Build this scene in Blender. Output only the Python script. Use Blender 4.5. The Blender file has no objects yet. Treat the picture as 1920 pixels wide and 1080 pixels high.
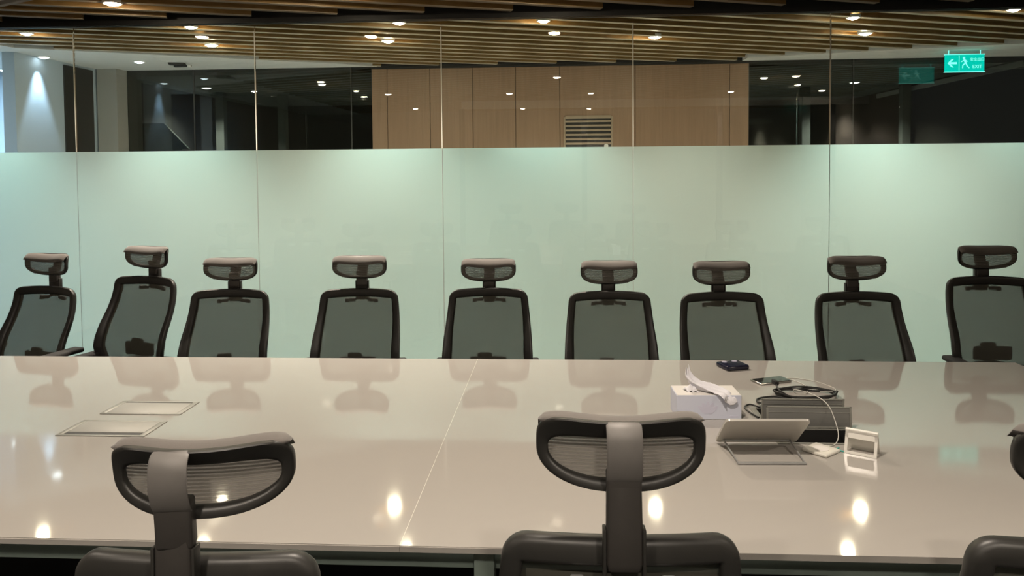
import bpy, bmesh, math, random
from mathutils import Vector, Matrix
random.seed(7)
PI = math.pi
sc = bpy.context.scene
C = sc.collection

# ------------------------------------------------------------------ camera
YAW, PITCH, ROLL, PY, F = 0.0595, 0.0397, -0.0082, 373.5, 1442.0
EYE = Vector((0, 0, 1.68))
cy, sy, cp, sp, cr, sr = math.cos(YAW), math.sin(YAW), math.cos(PITCH), math.sin(PITCH), math.cos(ROLL), math.sin(ROLL)
_r = Vector((cy, sy, 0)); _f = Vector((-sy, cy, 0)); _u = Vector((0, 0, 1))
_f2 = _f*cp - _u*sp; _u2 = _u*cp + _f*sp
_r3 = _r*cr + _u2*sr; _u3 = _u2*cr - _r*sr
cam = bpy.data.cameras.new('camera')
cam.sensor_width = 36; cam.lens = F/1920*36; cam.shift_y = -(540-PY)/1920
cam.clip_start = 0.02; cam.clip_end = 100
co = bpy.data.objects.new('camera', cam); C.objects.link(co)
M3 = Matrix((_r3, _u3, -_f2)).transposed()
co.matrix_world = Matrix.Translation(EYE) @ M3.to_4x4()
sc.camera = co
# ------------------------------------------------------------------ world, exposure, light levels
sc.view_settings.view_transform = 'Standard'
sc.view_settings.look = 'None'
sc.view_settings.gamma = 1
sc.view_settings.use_curve_mapping = False
sc.view_settings.exposure = 1.38
w = bpy.data.worlds.new('night'); sc.world = w; w.use_nodes = True
w.node_tree.nodes['Background'].inputs[0].default_value = (0.55, 0.62, 0.7, 1)
w.node_tree.nodes['Background'].inputs[1].default_value = 0.03
sc.cycles.use_denoising = True
sc.cycles.max_bounces = 10
sc.cycles.transparent_max_bounces = 16
sc.cycles.caustics_reflective = False
sc.cycles.sample_clamp_indirect = 6
WARM = (1.0, 0.87, 0.73); NEUT = (1.0, 0.93, 0.82); COOL = (0.62, 0.80, 1.0)
P_ROOM, P_SCALLOP, P_CORR, P_COOL = 56.0, 78.0, 70.0, 26.0

# ------------------------------------------------------------------ materials
def nodes_of(m):
    m.use_nodes = True
    return m.node_tree.nodes, m.node_tree.links
def mat(name, col, rough=0.5, metal=0.0, noise=0.0, nscale=(30, 30, 30), bump=0.0, bscale=200, spec=0.5, emit=None, estr=0, coat=0, sheen=0):
    m = bpy.data.materials.new(name); n, l = nodes_of(m); b = n['Principled BSDF']
    b.inputs['Base Color'].default_value = (*col, 1)
    b.inputs['Roughness'].default_value = rough; b.inputs['Metallic'].default_value = metal
    b.inputs['Specular IOR Level'].default_value = spec
    b.inputs['Coat Weight'].default_value = coat
    b.inputs['Sheen Weight'].default_value = sheen
    tc = n.new('ShaderNodeTexCoord')
    if noise:
        mp = n.new('ShaderNodeMapping'); mp.inputs['Scale'].default_value = nscale
        t = n.new('ShaderNodeTexNoise'); t.inputs['Scale'].default_value = 1; t.inputs['Detail'].default_value = 5
        mx = n.new('ShaderNodeMix'); mx.data_type = 'RGBA'
        mx.inputs[6].default_value = (*[c*(1-noise) for c in col], 1)
        mx.inputs[7].default_value = (*[min(1, c*(1+noise)) for c in col], 1)
        l.new(tc.outputs['Object'], mp.inputs[0]); l.new(mp.outputs[0], t.inputs['Vector'])
        l.new(t.outputs[0], mx.inputs[0]); l.new(mx.outputs[2], b.inputs['Base Color'])
    if bump:
        t2 = n.new('ShaderNodeTexNoise'); t2.inputs['Scale'].default_value = bscale
        bp = n.new('ShaderNodeBump'); bp.inputs['Strength'].default_value = bump; bp.inputs['Distance'].default_value = 0.002
        l.new(tc.outputs['Object'], t2.inputs['Vector']); l.new(t2.outputs[0], bp.inputs['Height']); l.new(bp.outputs[0], b.inputs['Normal'])
    if emit:
        b.inputs['Emission Color'].default_value = (*emit, 1); b.inputs['Emission Strength'].default_value = estr
    return m
def glass_mat(name, tint, ior=1.5, rough=0.0):
    m = bpy.data.materials.new(name); n, l = nodes_of(m); n.remove(n['Principled BSDF'])
    o = n['Material Output']; tr = n.new('ShaderNodeBsdfTransparent'); tr.inputs[0].default_value = (*tint, 1)
    g = n.new('ShaderNodeBsdfGlossy'); g.inputs['Roughness'].default_value = rough; g.inputs[0].default_value = (1, 1, 1, 1)
    fr = n.new('ShaderNodeFresnel'); fr.inputs[0].default_value = ior
    mx = n.new('ShaderNodeMixShader')
    l.new(fr.outputs[0], mx.inputs[0]); l.new(tr.outputs[0], mx.inputs[1]); l.new(g.outputs[0], mx.inputs[2]); l.new(mx.outputs[0], o.inputs[0])
    return m
def film_mat():
    m = bpy.data.materials.new('frosted film'); n, l = nodes_of(m); n.remove(n['Principled BSDF'])
    o = n['Material Output']
    d = n.new('ShaderNodeBsdfDiffuse'); t = n.new('ShaderNodeBsdfTranslucent'); mx = n.new('ShaderNodeMixShader')
    d.inputs[0].default_value = (0.88, 0.84, 0.79, 1); t.inputs[0].default_value = (0.65, 0.78, 0.75, 1)
    tc = n.new('ShaderNodeTexCoord'); no = n.new('ShaderNodeTexNoise'); no.inputs['Scale'].default_value = 2.0
    mr = n.new('ShaderNodeMapRange'); mr.inputs[3].default_value = 0.48; mr.inputs[4].default_value = 0.52
    l.new(tc.outputs['Object'], no.inputs['Vector']); l.new(no.outputs[0], mr.inputs[0]); l.new(mr.outputs[0], mx.inputs[0])
    l.new(d.outputs[0], mx.inputs[1]); l.new(t.outputs[0], mx.inputs[2]); l.new(mx.outputs[0], o.inputs[0])
    return m
def mesh_fabric(name, col, a, wave=0.0, period=0.0055):
    m = bpy.data.materials.new(name); n, l = nodes_of(m); b = n['Principled BSDF']; o = n['Material Output']
    b.inputs['Base Color'].default_value = (*col, 1); b.inputs['Roughness'].default_value = 0.8
    tr = n.new('ShaderNodeBsdfTransparent'); mx = n.new('ShaderNodeMixShader'); mx.inputs[0].default_value = a
    l.new(tr.outputs[0], mx.inputs[1]); l.new(b.outputs[0], mx.inputs[2]); l.new(mx.outputs[0], o.inputs[0])
    if wave:
        tc = n.new('ShaderNodeTexCoord'); wv = n.new('ShaderNodeTexWave'); wv.bands_direction = 'Z'
        wv.inputs['Scale'].default_value = 2*PI/20/period; wv.inputs['Distortion'].default_value = 0.3
        mr = n.new('ShaderNodeMapRange'); mr.inputs[3].default_value = a-wave; mr.inputs[4].default_value = min(1, a+wave)
        l.new(tc.outputs['Object'], wv.inputs['Vector']); l.new(wv.outputs['Fac'], mr.inputs[0]); l.new(mr.outputs[0], mx.inputs[0])
        mc = n.new('ShaderNodeMix'); mc.data_type = 'RGBA'; mc.inputs[6].default_value = (*[v*0.35 for v in col], 1); mc.inputs[7].default_value = (*[v*1.7 for v in col], 1)
        l.new(wv.outputs['Fac'], mc.inputs[0]); l.new(mc.outputs[2], b.inputs['Base Color'])
    return m
def wood_mat(name, c1, c2, axis='Z', rough=0.45, sc_=1.0):
    m = bpy.data.materials.new(name); n, l = nodes_of(m); b = n['Principled BSDF']
    tc = n.new('ShaderNodeTexCoord'); mp = n.new('ShaderNodeMapping')
    s = {'Z': (28, 28, 1.2), 'X': (1.2, 28, 28)}[axis]; mp.inputs['Scale'].default_value = [v*sc_ for v in s]
    t = n.new('ShaderNodeTexNoise'); t.inputs['Scale'].default_value = 1.5; t.inputs['Detail'].default_value = 6; t.inputs['Distortion'].default_value = 0.6
    cr_ = n.new('ShaderNodeValToRGB'); cr_.color_ramp.elements[0].color = (*c1, 1); cr_.color_ramp.elements[1].color = (*c2, 1)
    cr_.color_ramp.elements[0].position = 0.3; cr_.color_ramp.elements[1].position = 0.7
    l.new(tc.outputs['Object'], mp.inputs[0]); l.new(mp.outputs[0], t.inputs['Vector']); l.new(t.outputs[0], cr_.inputs[0]); l.new(cr_.outputs[0], b.inputs['Base Color'])
    b.inputs['Roughness'].default_value = rough
    return m
def emit_mat(name, col, s):
    m = bpy.data.materials.new(name); n, l = nodes_of(m); n.remove(n['Principled BSDF'])
    e = n.new('ShaderNodeEmission'); e.inputs[0].default_value = (*col, 1); e.inputs[1].default_value = s
    l.new(e.outputs[0], n['Material Output'].inputs[0]); return m

M = dict(
    plastic=mat('black chair plastic', (0.026, 0.025, 0.023), 0.42, noise=0.1, nscale=(40, 40, 40), bump=0.05, bscale=900),
    satin=mat('satin grey bracket', (0.17, 0.16, 0.152), 0.55, metal=0.1, noise=0.05, nscale=(50, 50, 50), bump=0.05, bscale=1200),
    clip=mat('silver clip', (0.42, 0.42, 0.42), 0.4, metal=0.5, noise=0.05),
    post=mat('dark grey post', (0.045, 0.041, 0.038), 0.45, noise=0.08, nscale=(60, 60, 60), bump=0.06, bscale=1200),
    cushion=mat('grey brown headrest fabric', (0.118, 0.105, 0.095), 0.75, noise=0.12, nscale=(500, 500, 500), bump=0.3, bscale=900, sheen=0.3),
    seat=mat('black seat fabric', (0.03, 0.03, 0.03), 0.9, noise=0.2, nscale=(300, 300, 300)),
    bmesh_=mesh_fabric('backrest net', (0.075, 0.073, 0.058), 0.82),
    hmesh=mesh_fabric('headrest net', (0.125, 0.118, 0.105), 0.85, 0.10, 0.0062),
    top=mat('gloss cream laminate', (0.415, 0.392, 0.365), 0.055, noise=0.015, nscale=(3, 3, 3), spec=0.55),
    slatunder=mat('pale batten underside', (0.40, 0.34, 0.25), 0.5, noise=0.05),
    lidunder=mat('dark grey lid underside', (0.20, 0.20, 0.19), 0.4, metal=0.2, noise=0.06, nscale=(5, 200, 200)),
    topedge=mat('tabletop underside', (0.55, 0.5, 0.43), 0.4, noise=0.02),
    steel=mat('grey green painted steel', (0.20, 0.25, 0.225), 0.3, metal=0.1, noise=0.15, nscale=(8, 8, 8)),
    aluminium=mat('brushed aluminium', (0.27, 0.27, 0.245), 0.45, metal=0.3, noise=0.06, nscale=(5, 200, 200)),
    lid=mat('grey metal lid', (0.34, 0.335, 0.31), 0.5, metal=0.1, noise=0.06, nscale=(5, 200, 200)),
    dark=mat('near black', (0.012, 0.012, 0.012), 0.5, noise=0.1),
    carpet=mat('dark grey carpet', (0.02, 0.022, 0.023), 0.95, noise=0.35, nscale=(120, 120, 120), bump=0.5, bscale=400),
    tile=mat('pale floor tile', (0.66, 0.66, 0.62), 0.35, noise=0.04, nscale=(6, 6, 6)),
    white=mat('white ceiling paint', (0.62, 0.61, 0.58), 0.9, noise=0.02),
    wallw=mat('pale blue grey wall paint', (0.42, 0.50, 0.56), 0.85, noise=0.02),
    wallr=mat('warm grey wall paint', (0.42, 0.39, 0.34), 0.85, noise=0.03),
    pillar=mat('grey pillar paint', (0.34, 0.33, 0.30), 0.85, noise=0.03),
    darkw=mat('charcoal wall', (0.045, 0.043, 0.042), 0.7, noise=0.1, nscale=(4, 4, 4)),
    brownw=mat('dark brown wall', (0.06, 0.05, 0.043), 0.6, noise=0.15, nscale=(20, 20, 2)),
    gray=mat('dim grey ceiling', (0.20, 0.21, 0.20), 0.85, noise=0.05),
    teal=mat('dark teal panel', (0.05, 0.13, 0.115), 0.6, noise=0.05),
    door=mat('black door leaf', (0.02, 0.019, 0.018), 0.35, noise=0.1),
    slat=wood_mat('dark oak ceiling batten', (0.22, 0.128, 0.04), (0.31, 0.19, 0.07), 'X', 0.4, 0.6),
    wood=wood_mat('light oak veneer', (0.255, 0.160, 0.100), (0.30, 0.192, 0.122), 'Z', 0.42),
    plenum=mat('black plenum', (0.006, 0.006, 0.006), 0.9, noise=0.1),
    glass=glass_mat('clear partition glass', (0.93, 0.965, 0.945)),
    dglass=glass_mat('smoked glass', (0.58, 0.62, 0.60), 1.6),
    seal=mat('pale clear sealant', (0.78, 0.78, 0.70), 0.25, noise=0.05),
    film=film_mat(),
    track=mat('black ceiling track', (0.01, 0.01, 0.01), 0.5, noise=0.1),
    ring=mat('white lamp ring', (0.75, 0.74, 0.7), 0.5, noise=0.02),
    paper=mat('blue lit printed card', (0.64, 0.67, 0.80), 0.6, noise=0.02, nscale=(20, 20, 20)),  # blue screen light on the carton is put into its base colour
    papertop=mat('white card top', (0.74, 0.71, 0.68), 0.6, noise=0.02),
    print_=mat('pink print', (0.63, 0.63, 0.77), 0.6, noise=0.03),
    tissue=mat('white tissue', (0.80, 0.79, 0.84), 0.9, noise=0.04, nscale=(60, 60, 60), bump=0.4, bscale=150),
    navy=mat('glossy navy', (0.012, 0.013, 0.032), 0.15, noise=0.1),
    glint=mat('painted pale glint', (0.5, 0.48, 0.6), 0.2, noise=0.03),
    blackg=mat('black phone glass', (0.03, 0.032, 0.03), 0.06, noise=0.05),
    chrome=mat('polished phone rim', (0.55, 0.54, 0.5), 0.2, metal=0.9, noise=0.03),
    rubber=mat('black cable rubber', (0.014, 0.014, 0.014), 0.4, noise=0.1),
    cable=mat('white cable', (0.66, 0.65, 0.60), 0.5, noise=0.03),
    wplast=mat('white plastic', (0.68, 0.66, 0.60), 0.35, noise=0.02),
    tablet=mat('silver tablet back', (0.55, 0.53, 0.49), 0.35, metal=0.25, noise=0.02),
    acrylic=mat('white acrylic', (0.80, 0.78, 0.73), 0.25, noise=0.02),
    tealplast=mat('teal plastic', (0.05, 0.45, 0.40), 0.4, noise=0.05),
    grille=mat('grille louvre', (0.36, 0.28, 0.20), 0.5, noise=0.05),
    lens=emit_mat('warm lamp lens', (1.0, 0.84, 0.60), 170),
    lensroom=emit_mat('soft warm lamp lens', (1.0, 0.86, 0.66), 40),
    lenscool=emit_mat('cool lamp lens', (0.82, 0.92, 1.0), 5),
    lensdim=emit_mat('dim lamp lens', (0.95, 0.95, 0.9), 6),
    signg=emit_mat('lit green sign', (0.0, 0.60, 0.47), 0.45),
    signw=emit_mat('lit sign lettering', (0.25, 1.0, 0.85), 0.55),
    led=emit_mat('pale light strip', (1.0, 0.95, 0.9), 0.55),
)

# ------------------------------------------------------------------ mesh helpers
def new(): return bmesh.new()
def rbox(bm, size, loc=(0, 0, 0), r=0.0, seg=2, rot=None, taper=None):
    res = bmesh.ops.create_cube(bm, size=1.0); vs = res['verts']
    for v in vs:
        v.co = Vector((v.co.x*size[0], v.co.y*size[1], v.co.z*size[2]))
        if taper and v.co.z > 0: v.co.x *= taper[0]; v.co.y *= taper[1]
    if r > 0:
        es = list({e for v in vs for e in v.link_edges})
        out = bmesh.ops.bevel(bm, geom=es, offset=min(r, min(size)*0.49), segments=seg, affect='EDGES', profile=0.5)
        vs = list({v for f in out['faces'] for v in f.verts} | {v for v in vs if v.is_valid})
    mtx = Matrix.Translation(Vector(loc)) @ (rot.to_4x4() if rot is not None else Matrix.Identity(4))
    bmesh.ops.transform(bm, matrix=mtx, verts=vs)
    return vs
def cyl(bm, r, h, loc=(0, 0, 0), axis='Z', seg=24, r2=None):
    res = bmesh.ops.create_cone(bm, cap_ends=True, segments=seg, radius1=r, radius2=r if r2 is None else r2, depth=h)
    m = Matrix.Identity(4)
    if axis == 'X': m = Matrix.Rotation(PI/2, 4, 'Y')
    if axis == 'Y': m = Matrix.Rotation(PI/2, 4, 'X')
    bmesh.ops.transform(bm, matrix=Matrix.Translation(Vector(loc)) @ m, verts=res['verts'])
def quad_strip(bm, rows, close_u=False, close_v=False):
    g = [[bm.verts.new(p) for p in r] for r in rows]
    R, N = len(g), len(g[0])
    for i in range(R if close_v else R-1):
        for j in range(N if close_u else N-1):
            a, b = g[i][j], g[i][(j+1) % N]; c, d = g[(i+1) % R][(j+1) % N], g[(i+1) % R][j]
            try: bm.faces.new((a, b, c, d))
            except ValueError: pass
    return g
def smooth_path(pts, n=8, closed=False):
    P = [Vector(p) for p in pts]; out = []; N = len(P)
    for i in range(N if closed else N-1):
        p0 = P[(i-1) % N] if closed or i > 0 else P[0]*2-P[1]
        p1, p2 = P[i], P[(i+1) % N]
        p3 = P[(i+2) % N] if closed or i+2 < N else P[-1]*2-P[-2]
        for k in range(n):
            t = k/n
            out.append(0.5*((2*p1)+(-p0+p2)*t+(2*p0-5*p1+4*p2-p3)*t*t+(-p0+3*p1-3*p2+p3)*t**3))
    if not closed: out.append(P[-1])
    return out
def tube(bm, pts, r, seg=8, n=8, closed=False, smooth=True):
    P = smooth_path(pts, n, closed) if smooth else [Vector(p) for p in pts]
    rows = []; up = Vector((0, 0, 1)); N = len(P)
    for i, p in enumerate(P):
        a = P[(i-1) % N] if (closed or i > 0) else P[0]; b = P[(i+1) % N] if (closed or i < N-1) else P[-1]
        t = (b-a).normalized(); s = t.cross(up)
        if s.length < 1e-4: s = t.cross(Vector((1, 0, 0)))
        s.normalize(); q = s.cross(t)
        rows.append([p + (s*math.cos(2*PI*k/seg)+q*math.sin(2*PI*k/seg))*r for k in range(seg)])
    g = quad_strip(bm, rows, close_u=True, close_v=closed)
    if not closed:
        bm.faces.new(list(reversed(g[0]))); bm.faces.new(g[-1])
def round_poly(corners, radii, n=8):
    out = []; N = len(corners)
    for i in range(N):
        p = Vector(corners[i]); a = Vector(corners[i-1]); b = Vector(corners[(i+1) % N]); r = radii[i]
        if r <= 0: out.append(p); continue
        d1 = (a-p).normalized(); d2 = (b-p).normalized(); ang = d1.angle(d2)
        L = r/math.tan(ang/2); s = p+d1*L; e = p+d2*L
        cdir = (d1+d2).normalized(); cc = p+cdir*(r/math.sin(ang/2))
        v1 = s-cc; v2 = e-cc; tot = v1.angle_signed(v2)
        for k in range(n+1):
            aa = -tot*k/n
            out.append(cc+Vector((v1.x*math.cos(aa)-v1.y*math.sin(aa), v1.x*math.sin(aa)+v1.y*math.cos(aa))))
    return out
def densify(poly, step):
    out = []
    for i, p in enumerate(poly):
        q = poly[(i+1) % len(poly)]; k = max(1, int((q-p).length/step))
        for j in range(k): out.append(p.lerp(q, j/k))
    return out
def ring_sweep(bm, poly, w, t, ymap, rr=0.008):
    """closed frame: poly in (x, z), member width w(point) inward, thickness t along y"""
    N = len(poly); rows = []
    area = sum(poly[i].x*poly[(i+1) % N].y-poly[(i+1) % N].x*poly[i].y for i in range(N))
    sg = 1 if area > 0 else -1
    for i in range(N):
        d = (poly[(i+1) % N]-poly[i-1]).normalized(); n = Vector((-d.y, d.x))*sg
        ww = w(poly[i]) if callable(w) else w
        sec = []
        for (cx, cz, a0) in ((ww-rr, t/2-rr, 0), (rr, t/2-rr, PI/2), (rr, -t/2+rr, PI), (ww-rr, -t/2+rr, 3*PI/2)):
            for k in range(4):
                a = a0+PI/2*k/3; sec.append((cx+rr*math.cos(a), cz+rr*math.sin(a)))
        rows.append([Vector((poly[i].x+n.x*a, ymap(poly[i].x+n.x*a, poly[i].y+n.y*a)+b, poly[i].y+n.y*a)) for a, b in sec])
    quad_strip(bm, rows, close_u=True, close_v=True)
def loop_ring(bm, outer, inner, t, ymap, zu):
    rows = []
    for p, q in zip(outer, inner):
        w_ = (q-p).length; e = min(0.4, 0.007/max(w_, 1e-4)); h = t/2
        sec = [(0, -h*0.45), (e*0.35, -h*0.85), (e, -h), (1-e, -h), (1-e*0.35, -h*0.85), (1, -h*0.45), (1, h*0.45), (1-e*0.35, h*0.85), (1-e, h), (e, h), (e*0.35, h*0.85), (0, h*0.45)]
        rows.append([Vector((p.x+(q.x-p.x)*a, ymap(p.x+(q.x-p.x)*a, p.y+(q.y-p.y)*a)+b, p.y+(q.y-p.y)*a+zu(p.x, p.y+(q.y-p.y)*a))) for a, b in sec])
    quad_strip(bm, rows, close_u=True, close_v=True)
def extrude_poly(bm, pts, y0, y1):
    """pts (x, z) polygon extruded between y0 and y1"""
    a = [bm.verts.new((p[0], y0, p[1])) for p in pts]; b = [bm.verts.new((p[0], y1, p[1])) for p in pts]
    bm.faces.new(a); bm.faces.new(list(reversed(b)))
    for i in range(len(pts)): bm.faces.new((a[i-1], a[i], b[i], b[i-1]))
def extrude_xy(bm, pts, z0, z1):
    a = [bm.verts.new((p[0], p[1], z0)) for p in pts]; b = [bm.verts.new((p[0], p[1], z1)) for p in pts]
    bm.faces.new(list(reversed(a))); bm.faces.new(b)
    for i in range(len(pts)): bm.faces.new((a[i-1], a[i], b[i], b[i-1]))
def obj(name, bm, m, parent=None, loc=(0, 0, 0), smooth=True, angle=35, rot=None):
    bmesh.ops.recalc_face_normals(bm, faces=bm.faces)
    me = bpy.data.meshes.new(name)
    if smooth:
        for f in bm.faces: f.smooth = True
        for e in bm.edges:
            if len(e.link_faces) == 2 and e.calc_face_angle(0) > math.radians(angle): e.smooth = False
    bm.to_mesh(me); bm.free()
    me.materials.append(M[m] if isinstance(m, str) else m)
    o = bpy.data.objects.new(name, me); C.objects.link(o); o.location = loc
    if rot: o.rotation_euler = rot
    if parent is not None: o.parent = parent
    return o
def tag(o, label=None, cat=None, group=None, kind=None):
    if label: o['label'] = label
    if cat: o['category'] = cat
    if group: o['group'] = group
    if kind: o['kind'] = kind
    return o
def thing(name, label, cat, loc=(0, 0, 0), rz=0, group=None):
    o = bpy.data.objects.new(name, None); C.objects.link(o); o.empty_display_size = 0.1
    o.location = loc; o.rotation_euler = (0, 0, rz)
    return tag(o, label, cat, group)
def struct(name, bm, m, parent=None, smooth=False):
    o = obj(name, bm, m, parent, smooth=smooth)
    if parent is None: o['kind'] = 'structure'
    return o
def sbox(name, x0, x1, y0, y1, z0, z1, m, parent=None):
    bm = new(); rbox(bm, (x1-x0, y1-y0, z1-z0), ((x0+x1)/2, (y0+y1)/2, (z0+z1)/2)); return struct(name, bm, m, parent)
def copy_tree(o, parent=None):
    c = o.copy(); C.objects.link(c); c.parent = parent
    for ch in list(o.children): copy_tree(ch, c)
    return c

# ------------------------------------------------------------------ the setting
GY = 5.62; TOPZ = 2.80; FZ = 1.833; BY = 8.30
XL, XR = -5.025, 4.726
sbox('floor', -8, 6.2, -4.2, 13.2, -0.1, 0, 'carpet')
sbox('floor_tiles', -7.8, 6.2, 5.70, 8.28, 0, 0.006, 'tile')
sbox('floor_tiles', -5.1, 5.9, 8.66, 12.99, 0, 0.006, 'tile')  # unseen pale floor, added to bounce light up to the dim ceiling
sbox('wall_back', -5.2, 5.0, -4.2, -4.05, 0, 3.05, 'wallr')
sbox('wall_left', -5.2, -5.03, -4.05, GY, 0, 3.05, 'wallr')
sbox('wall_right', 4.74, 4.9, -4.05, GY-0.03, 0, 3.05, 'wallr')
sbox('ceiling', -8, 6.2, -4.2, 13.2, 3.05, 3.12, 'plenum')

# slatted ceilings: diagonal battens cut to their field
ANG = math.radians(21.0)
def clip_line(poly, p, d):
    ts = []
    N = len(poly)
    for i in range(N):
        a = Vector(poly[i]); b = Vector(poly[(i+1) % N]); e = b-a
        den = d.x*e.y-d.y*e.x
        if abs(den) < 1e-9: continue
        ap = a-p
        t = (ap.x*e.y-ap.y*e.x)/den; s = (ap.x*d.y-ap.y*d.x)/den
        if -1e-9 <= s < 1-1e-9: ts.append(t)
    ts.sort(); return [(ts[i], ts[i+1]) for i in range(0, len(ts)-1, 2)]
def slats(name, poly, spacing=0.226, wd=0.052, h=0.13, phase=0.0):
    bm = new(); bm2 = new(); d = Vector((math.cos(ANG), math.sin(ANG))); n = Vector((-d.y, d.x))
    k0 = min((Vector(p).dot(n) for p in poly)); k1 = max((Vector(p).dot(n) for p in poly))
    k = math.floor(k0/spacing)
    while k*spacing+phase < k1:
        s = k*spacing+phase; k += 1
        for (t0, t1) in clip_line(poly, n*s, d):
            if t1-t0 < 0.06: continue
            c = n*s+d*((t0+t1)/2)
            rbox(bm, (t1-t0, wd, h-0.004), (c.x, c.y, TOPZ+h/2+0.002), rot=Matrix.Rotation(ANG, 3, 'Z'))
            rbox(bm2, (t1-t0, wd, 0.004), (c.x, c.y, TOPZ+0.002), rot=Matrix.Rotation(ANG, 3, 'Z'))  # thin paler strip on the underside of each batten
    o = struct(name, bm, 'slat')
    obj('pale_underside', bm2, 'slatunder', o, smooth=False)
    return o
PH = 0.05
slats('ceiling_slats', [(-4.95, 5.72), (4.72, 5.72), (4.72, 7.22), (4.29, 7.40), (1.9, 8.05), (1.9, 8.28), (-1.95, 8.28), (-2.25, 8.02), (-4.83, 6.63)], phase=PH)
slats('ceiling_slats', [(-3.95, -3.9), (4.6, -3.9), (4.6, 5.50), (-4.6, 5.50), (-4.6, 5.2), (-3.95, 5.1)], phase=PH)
# white plaster around the corridor battens
bm = new()
extrude_xy(bm, [(-7.9, 5.72), (-4.97, 5.72), (-4.85, 6.65), (-2.25, 8.045), (-1.95, 8.29), (-7.9, 8.29)], TOPZ-0.004, 2.84)
extrude_xy(bm, [(1.95, 8.29), (1.95, 8.065), (4.3, 7.42), (4.75, 7.22), (6.1, 7.22), (6.1, 8.29)], TOPZ-0.004, 2.84)
struct('ceiling_plaster', bm, 'white')
bm = new()
extrude_xy(bm, [(-5.03, -4.05), (-3.97, -4.05), (-3.97, 5.1), (-4.62, 5.2), (-4.62, 5.5), (-5.03, 5.5)], TOPZ-0.004, 2.84)
struct('ceiling_plaster', bm, 'white')
# angled metal edge of the room battens
bm = new()
for k in range(3):
    a = Vector((-4.55+0.02*k, 5.36-0.11*k, TOPZ-0.012)); b = Vector((-3.2, 4.66-0.11*k, TOPZ-0.012)); c = (a+b)/2; d = b-a
    rbox(bm, (d.length, 0.035, 0.03), c, 0.003, rot=Matrix.Rotation(math.atan2(d.y, d.x), 3, 'Z'))
struct('trim_1', bm, 'white')
# ceiling track above the glass
sbox('trim_2', XL, XR, GY-0.035, GY+0.045, TOPZ-0.03, 3.05, 'track')
sbox('trim_3', XL, XR, GY-0.03, GY+0.04, 0, 0.05, 'aluminium')
# glass partition panels with frosted lower band
PW = 1.393; G = 0.0036
for i in range(7):
    x0 = -5.025+PW*i+G; x1 = -5.025+PW*(i+1)-G
    g = sbox('window_%d' % (i+1), x0, x1, GY, GY+0.012, 0.05, TOPZ-0.03, 'glass')
    bm = new(); vs = [bm.verts.new(p) for p in ((x0-G*0.6, GY+0.0135, 0.05), (x1+G*0.6, GY+0.0135, 0.05), (x1+G*0.6, GY+0.0135, FZ), (x0-G*0.6, GY+0.0135, FZ))]; bm.faces.new(vs)
    obj('frosted_film', bm, 'film', g, smooth=False)
    if i:
        sbox('sealant_strip', x0-2*G, x0, GY+0.001, GY+0.011, FZ, TOPZ-0.085, 'seal', g)
        sbox('sealant_strip', x0-1.4*G, x0-0.6*G, GY+0.003, GY+0.011, 0.05, FZ, 'pillar', g)
# rear glass partition of the room (seen only as reflections)
sbox('trim_4', -1.5, 4.74, -0.86, -0.80, 2.62, 2.74, 'ring')
for k, x in enumerate((-1.5, 0.42, 2.5, 4.2)):
    sbox('trim_%d' % (5+k), x-0.04, x+0.04, -0.86, -0.80, 0, 2.62, 'darkw')

# far side of the corridor: oak wall, smoked glazing, pillar, side walls
bm = new()
seams = [-2.013, -1.843, -1.375, -0.910, -0.448, 0.028, 0.830, 1.823, 2.023]
for a, b in zip(seams, seams[1:]):
    rbox(bm, (b-a-0.005, 0.02, TOPZ-0.03), ((a+b)/2, BY+0.01, (TOPZ-0.03)/2), 0.0015, 1)
struct('wall_oak', bm, 'wood')
sbox('wall_oak_core', -2.013, 2.023, BY+0.021, BY+0.35, 0, 3.05, 'brownw')
sbox('trim_9', -2.013, 2.023, BY, BY+0.02, TOPZ-0.028, TOPZ+0.1, 'dark')
k = 10
for (a, b) in ((-4.76, -4.0), (-4.0, -2.24), (-2.24, -2.013), (2.023, 3.10), (3.10, 5.3)):
    sbox('window_%d' % (k-2), a+0.004, b-0.004, BY, BY+0.012, 0, TOPZ, 'dglass'); k += 1
for j, a in enumerate((-4.0, -2.24, 3.10)):
    sbox('trim_%d' % (10+j), a-0.006, a+0.006, BY-0.002, BY+0.02, 0, TOPZ, 'darkw')
sbox('wall_pillar', -4.98, -4.76, 8.10, 8.6, 0, TOPZ, 'pillar')
sbox('wall_side', -5.12, -5.0, 6.86, 8.3, 0, TOPZ, 'wallw')
sbox('door_1', -5.0, -4.985, 7.56, 8.04, 0, TOPZ-0.03, 'door')
sbox('wall_alcove', -7.9, -5.12, 8.30, 8.4, 0, TOPZ+0.1, 'wallw')
sbox('wall_alcove', -7.95, -7.8, GY, 8.3, 0, TOPZ+0.1, 'wallw')
sbox('wall_alcove', -7.8, -5.2, GY-0.1, GY, 0, TOPZ+0.1, 'darkw')
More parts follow.
